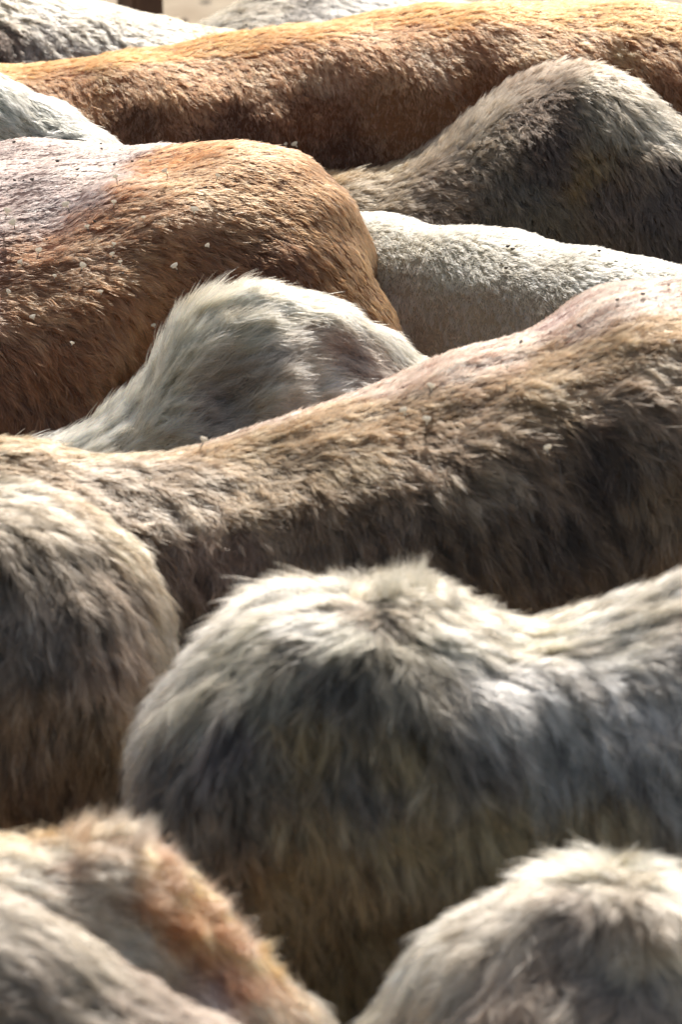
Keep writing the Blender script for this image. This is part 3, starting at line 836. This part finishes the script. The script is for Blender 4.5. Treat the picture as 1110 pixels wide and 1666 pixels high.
COWS.append(dict(name='tufted', rows=[([(215, 1385), (290, 1445), (350, 1500), (400, 1540), (455, 1580)], 0, 0, .7, .7, 3, .5, (208, 157, 96)), ([(215, 1430), (280, 1500), (330, 1560), (390, 1620)], 0, 0, .5, .8, 2.6, .2, (142, 96, 58))], len=.9, head=-1, fur=0.012, flat=1.8, smooth=4,  # the brown row paints the shadow below the crest
    label="cream and orange cow with a ragged upright tuft crest, sloping to the bottom centre",
    ridge=[(-900, 1380, 4.5, .2), (-500, 1350, 4.5, .24), (-200, 1345, 4.5, .22), (0, 1352, 4.5, .2), (90, 1348, 4.5, .19), (160, 1352, 4.5, .18), (220, 1385, 4.5, .175), (290, 1435, 4.5, .17), (350, 1490, 4.5, .17), (400, 1530, 4.5, .165), (450, 1568, 4.5, .16), (500, 1605, 4.5, .16), (560, 1660, 4.5, .15), (640, 1740, 4.5, .12)],
    guides=[(20, 1350, 1, 0, 2.6, .3, (213, 174, 140)), (100, 1350, 1, -.2, 3, .4, (211, 178, 149)), (20, 1385, 1, .3, 2.6, .3, (199, 169, 145)), (60, 1420, .8, .4, 2.8, .35, (205, 179, 162)), (130, 1400, .9, .1, 2.8, .4, (194, 157, 129)), (140, 1450, 1, .3, 3, .4, (213, 189, 171)), (200, 1520, 1, .5, 3, .3, (219, 194, 176)), (210, 1420, .6, .5, 3, .5, (165, 137, 121)), (250, 1400, .6, -.3, 3.4, .8, (211, 164, 115)), (300, 1450, .7, -.2, 3.2, .8, (217, 168, 118)), (290, 1510, .5, .8, 2.6, .3, (136, 86, 56)), (330, 1560, .4, .9, 2.6, .2, (146, 90, 60)), (370, 1600, .4, .9, 2.6, .2, (155, 94, 63)), (370, 1510, .8, -.1, 3, .6, (213, 168, 128)), (430, 1560, .9, .1, 3, .5, (211, 159, 118)), (400, 1600, .7, .7, 2.4, .2, (179, 119, 86)), (480, 1610, .9, .5, 2.4, .25, (224, 192, 169)), (430, 1650, .8, .7, 2.4, .2, (213, 171, 145)), (540, 1655, .9, .5, 2.4, .25, (226, 196, 176)), (330, 1620, .6, .8, 2.4, .2, (171, 149, 145)), (270, 1570, .8, .6, 2.6, .3, (201, 175, 158))],
    tufts=[(122, 1350, .3, -1, 2.6, 400, 2.0, (194, 157, 129)), (150, 1345, .5, -.5, 3, 400, 2, (197, 169, 146)), (185, 1350, -.4, -1, 3.2, 300, 1.3, (213, 177, 146)), (212, 1360, .2, -1, 2.8, 400, 1.7, (220, 194, 176)),
           (235, 1378, .5, -.4, 2.2, 800, 2.6, (195, 154, 134)), (265, 1405, .6, -.3, 2.2, 800, 2.6, (193, 147, 123)), (300, 1435, .7, -.2, 2.2, 800, 2.6, (195, 147, 121)), (330, 1465, .7, -.2, 2.2, 800, 2.6, (193, 146, 118)), (355, 1490, .9, .1, 2.2, 800, 2.6, (196, 148, 125)), (390, 1518, .9, .2, 2.2, 800, 2.6, (197, 152, 129)), (420, 1538, 1, .0, 2.6, 600, 1.8, (205, 150, 102)),
           (280, 1440, .6, .8, 3.2, 500, 2.2, (185, 133, 103)), (320, 1480, .6, .8, 3.2, 500, 2.2, (181, 127, 95)), (360, 1530, .6, .8, 3.0, 500, 2.2, (175, 117, 86)), (230, 1400, .3, .9, 3.2, 500, 2.2, (185, 147, 116)), (60, 1352, .9, 0, 3, 400, 2, (207, 164, 123))],
    messy=.2, wave=.5, lock_radius=.008))
COWS.append(dict(name='near_left', head=-1, fur=0.01, flat=2.1,
    label="plain pale grey cow closest to the camera, blurred in the bottom left corner",
    ridge=[(-1000, 1400, 4.15, .22), (-700, 1370, 4.15, .24), (-350, 1385, 4.15, .24), (-100, 1420, 4.15, .22), (0, 1455, 4.15, .21), (100, 1512, 4.15, .2), (200, 1568, 4.15, .19), (300, 1622, 4.15, .18), (380, 1672, 4.15, .17), (480, 1750, 4.15, .15), (600, 1850, 4.15, .12)],
    guides=[(20, 1480, .9, .4, 2.4, .3, (143, 132, 119)), (120, 1540, .9, .4, 2.4, .3, (144, 132, 117)), (60, 1580, .9, .4, 2.4, .3, (123, 113, 104)), (200, 1600, .9, .4, 2.4, .3, (140, 126, 110)), (300, 1640, .9, .4, 2.4, .3, (131, 117, 102)), (40, 1640, .9, .4, 2.4, .3, (112, 102, 95)), (160, 1650, .9, .4, 2.4, .3, (123, 111, 99))]))
COWS.append(dict(name='near_right', len=.9, head=1, fur=0.014, flat=1.9, smooth=5,
    label="cream cow with a rounded swirling hump and small topknot in the bottom right corner",
    ridge=[(480, 1760, 4.5, .14), (560, 1694, 4.5, .18), (610, 1632, 4.5, .2), (660, 1575, 4.5, .215), (710, 1525, 4.5, .225), (770, 1476, 4.5, .235), (830, 1440, 4.5, .24), (900, 1412, 4.5, .24), (960, 1402, 4.5, .24), (1020, 1404, 4.5, .24), (1110, 1432, 4.5, .24), (1250, 1480, 4.5, .25), (1500, 1520, 4.5, .25), (1800, 1500, 4.5, .22)],
    bulges=[(960, 1560, .06, -.02), (1080, 1520, .04, .015)],
    guides=[(620, 1640, -.6, .5, 2.8, .4, (221, 205, 183)), (700, 1550, -.8, .4, 2.8, .4, (221, 205, 185)), (800, 1470, -.9, .2, 2.8, .4, (221, 205, 185)), (900, 1425, -.9, .1, 2.8, .4, (221, 205, 185)), (985, 1395, -.2, -1, 4.5, 1.1, (221, 205, 176)), (1060, 1425, .8, .2, 3, .4, (221, 205, 185)), (880, 1470, -.9, .4, 3, .35, (186, 169, 150)), (760, 1540, -.7, .7, 3, .35, (179, 163, 144)), (700, 1640, -.4, .9, 3, .3, (179, 163, 144)), (880, 1560, -.4, .9, 2.8, .3, (139, 124, 113)), (960, 1500, -.5, .8, 2.8, .3, (135, 124, 117)), (960, 1600, .1, 1, 2.6, .25, (121, 113, 108)), (1030, 1480, .3, .9, 3, .35, (174, 160, 146)), (1080, 1540, .2, 1, 3, .4, (188, 175, 160)), (1060, 1620, .1, 1, 2.6, .25, (126, 118, 113)), (830, 1630, -.2, 1, 2.8, .3, (144, 128, 111)), (900, 1640, 0, 1, 2.6, .25, (130, 118, 107))],  # bright rim and shaded hollow painted into the cream coat
    tufts=[(980, 1404, -.15, -1, 2.8, 500, 1.2, (225, 209, 180)), (1010, 1408, .9, -.2, 2.2, 500, 1.6, (223, 207, 180)), (950, 1406, -.9, -.3, 2.4, 500, 1.8, (223, 207, 180))],
    messy=.12, wave=.55, lock_radius=.007))

for c in COWS:
    cow(c)
tot = 0
for c in COWS:
    tot += groom(c)
print("total hairs", tot)


# ------------------------------------------------------------------ specks of chaff and seed caught in the coats
def by_name(n):
    return [c for c in COWS if c['name'] == n][0]


def speck_mesh(kind, seed):
    r = random.Random(seed)
    bm = bmesh.new()
    bmesh.ops.create_icosphere(bm, subdivisions=2, radius=1.0)
    if kind == 'pale':
        sc = (0.0052, 0.0040, 0.0028)
    else:
        sc = (0.0032, 0.0019, 0.0016)
    for v in bm.verts:
        k = 1 + r.uniform(-0.22, 0.22)
        v.co = Vector((v.co.x * sc[0] * k, v.co.y * sc[1] * k, v.co.z * sc[2] * k + 0.0012 * v.co.x * v.co.x))
    if kind == 'pale':       # dark tail modelled in place of the shadow under the husk
        tube(bm, [Vector((0, 0, 0)), Vector((0.001, -0.002, -0.006)), Vector((0.0, -0.003, -0.013))], [0.0011, 0.0009, 0.0006], n=6)
    me = bpy.data.meshes.new("chaff_speck" if kind == 'pale' else "seed_speck")
    bm.to_mesh(me)
    bm.free()
    me.materials.append(M_PALE if kind == 'pale' else M_DARK)
    if kind == 'pale':
        me.materials.append(M_DARK)
        for p in me.polygons:
            if p.center.z < -0.004:
                p.material_index = 1
    return me


def specks(cow_name, kind, pts, label, group, lift):
    spec = by_name(cow_name)
    for i, (px, py) in enumerate(pts):
        h = hit(spec['bvh'], px, py)
        nn = np.array(spec['bvh'].find_nearest(Vector(h))[1])
        nm = 'chaff_speck' if kind == 'pale' else 'seed_speck'
        o = bpy.data.objects.new(nm, speck_mesh(kind, i * 7 + len(pts)))
        COL.objects.link(o)
        p = h + nn * lift + UP * (-lift * 0.3)
        o.location = p
        o.rotation_euler = (random.uniform(-.5, .5), random.uniform(-.5, .5), random.uniform(-.8, .8) + (0 if kind == 'pale' else .4))
        k = random.uniform(0.6, 1.3)
        o.scale = (k, k, k)
        tag(o, label, 'speck', group)


specks('red_brown', 'pale', [(247, 281), (271, 297), (193, 305), (193, 340), (242, 363), (192, 405), (188, 421), (199, 433), (273, 427), (38, 435), (19, 375), (13, 357), (97, 455), (19, 481), (230, 515), (120, 345), (150, 380), (70, 420), (140, 440), (165, 480), (310, 350), (350, 300), (60, 520), (120, 560), (330, 395)],
       "tiny pale husk with a dark tail shaped as its shadow caught in the reddish brown cow's coat", 'pale husks in the reddish brown coat', 0.03)
specks('red_brown', 'dark', [(24, 298), (39, 299), (53, 297), (66, 302), (19, 311), (98, 258), (94, 268), (125, 281), (165, 248), (164, 240), (187, 273), (115, 333), (23, 237), (135, 316), (49, 373), (78, 394), (157, 364), (217, 268), (315, 328), (333, 310), (210, 438), (200, 447), (17, 455), (379, 352), (116, 470)],
       "tiny dark seed stuck in the coat of the reddish brown cow", 'dark seeds in the reddish brown coat', 0.009)
specks('long_back', 'pale', [(665, 678), (702, 691), (712, 640), (243, 792), (337, 734), (893, 727), (832, 613)],
       "tiny pale husk caught in the coat of the long brown grey back", 'pale husks in the brown grey coat', 0.026)
specks('long_back', 'dark', [(1007, 493), (1048, 484), (948, 534), (660, 635), (850, 562), (1090, 470), (900, 545)],
       "tiny dark seed stuck in the pinkish stripe of the long brown grey back", 'dark seeds in the pinkish stripe', 0.008)
specks('far_left', 'dark', [(233, 26), (250, 29), (275, 35), (300, 34), (330, 47)],
       "tiny dark seed stuck in the creamy far corner back", 'dark seeds in the far creamy coat', 0.005)


specks('orange', 'pale', [(464, 234), (479, 234)],
       "tiny pale husk on the shaded flank of the orange cow", 'pale husks on the orange flank', 0.012)
specks('white', 'dark', [(826, 406), (834, 410), (816, 433), (824, 440), (975, 414)],
       "tiny dark crumb on the sunlit back of the chalk white cow", 'dark crumbs on the white back', 0.009)


# ------------------------------------------------------------------ beyond the herd: post and droppings on the ground
def build_post():
    c = at(228, 10, 10.4)
    bm = bmesh.new()
    bmesh.ops.create_cube(bm, size=1.0)
    bmesh.ops.subdivide_edges(bm, edges=[e for e in bm.edges if abs(e.verts[0].co.z - e.verts[1].co.z) > 0.5], cuts=6)
    for v in bm.verts:
        v.co = Vector((v.co.x * 0.085, v.co.y * 0.085, (v.co.z + 0.5) * 1.62 - 0.05))
        v.co += Vector((random.uniform(-1, 1), random.uniform(-1, 1), 0)) * 0.002
    bmesh.ops.bevel(bm, geom=[e for e in bm.edges], offset=0.005, segments=2, affect='EDGES')
    me = bpy.data.meshes.new("post")
    bm.to_mesh(me)
    bm.free()
    me.materials.append(M_WOOD)
    o = bpy.data.objects.new("fence_post", me)
    COL.objects.link(o)
    o.location = (c[0], c[1], 0)
    o.rotation_euler = (0, 0, math.radians(33))
    tag(o, "square dark brown wooden post standing behind the cream cow at the top edge", 'post')


build_post()


def build_pebbles():
    bm = bmesh.new()
    r = random.Random(3)
    for i in range(500):
        x, y = r.uniform(-3, 3), r.uniform(9.5, 17)
        m = bmesh.ops.create_icosphere(bm, subdivisions=1, radius=1.0)
        s_ = r.uniform(0.006, 0.022)
        for v in m['verts']:
            k = r.uniform(0.75, 1.2)
            v.co = Vector((v.co.x * s_ * k + x, v.co.y * s_ * k + y, v.co.z * s_ * 0.6 * k + s_ * 0.3))
    me = bpy.data.meshes.new("pebbles")
    bm.to_mesh(me)
    bm.free()
    me.materials.append(M_DARK)
    o = bpy.data.objects.new("pebbles", me)
    COL.objects.link(o)
    tag(o, "dark crumbs and pebbles scattered on the pale ground", 'pebbles', kind='stuff')


build_pebbles()
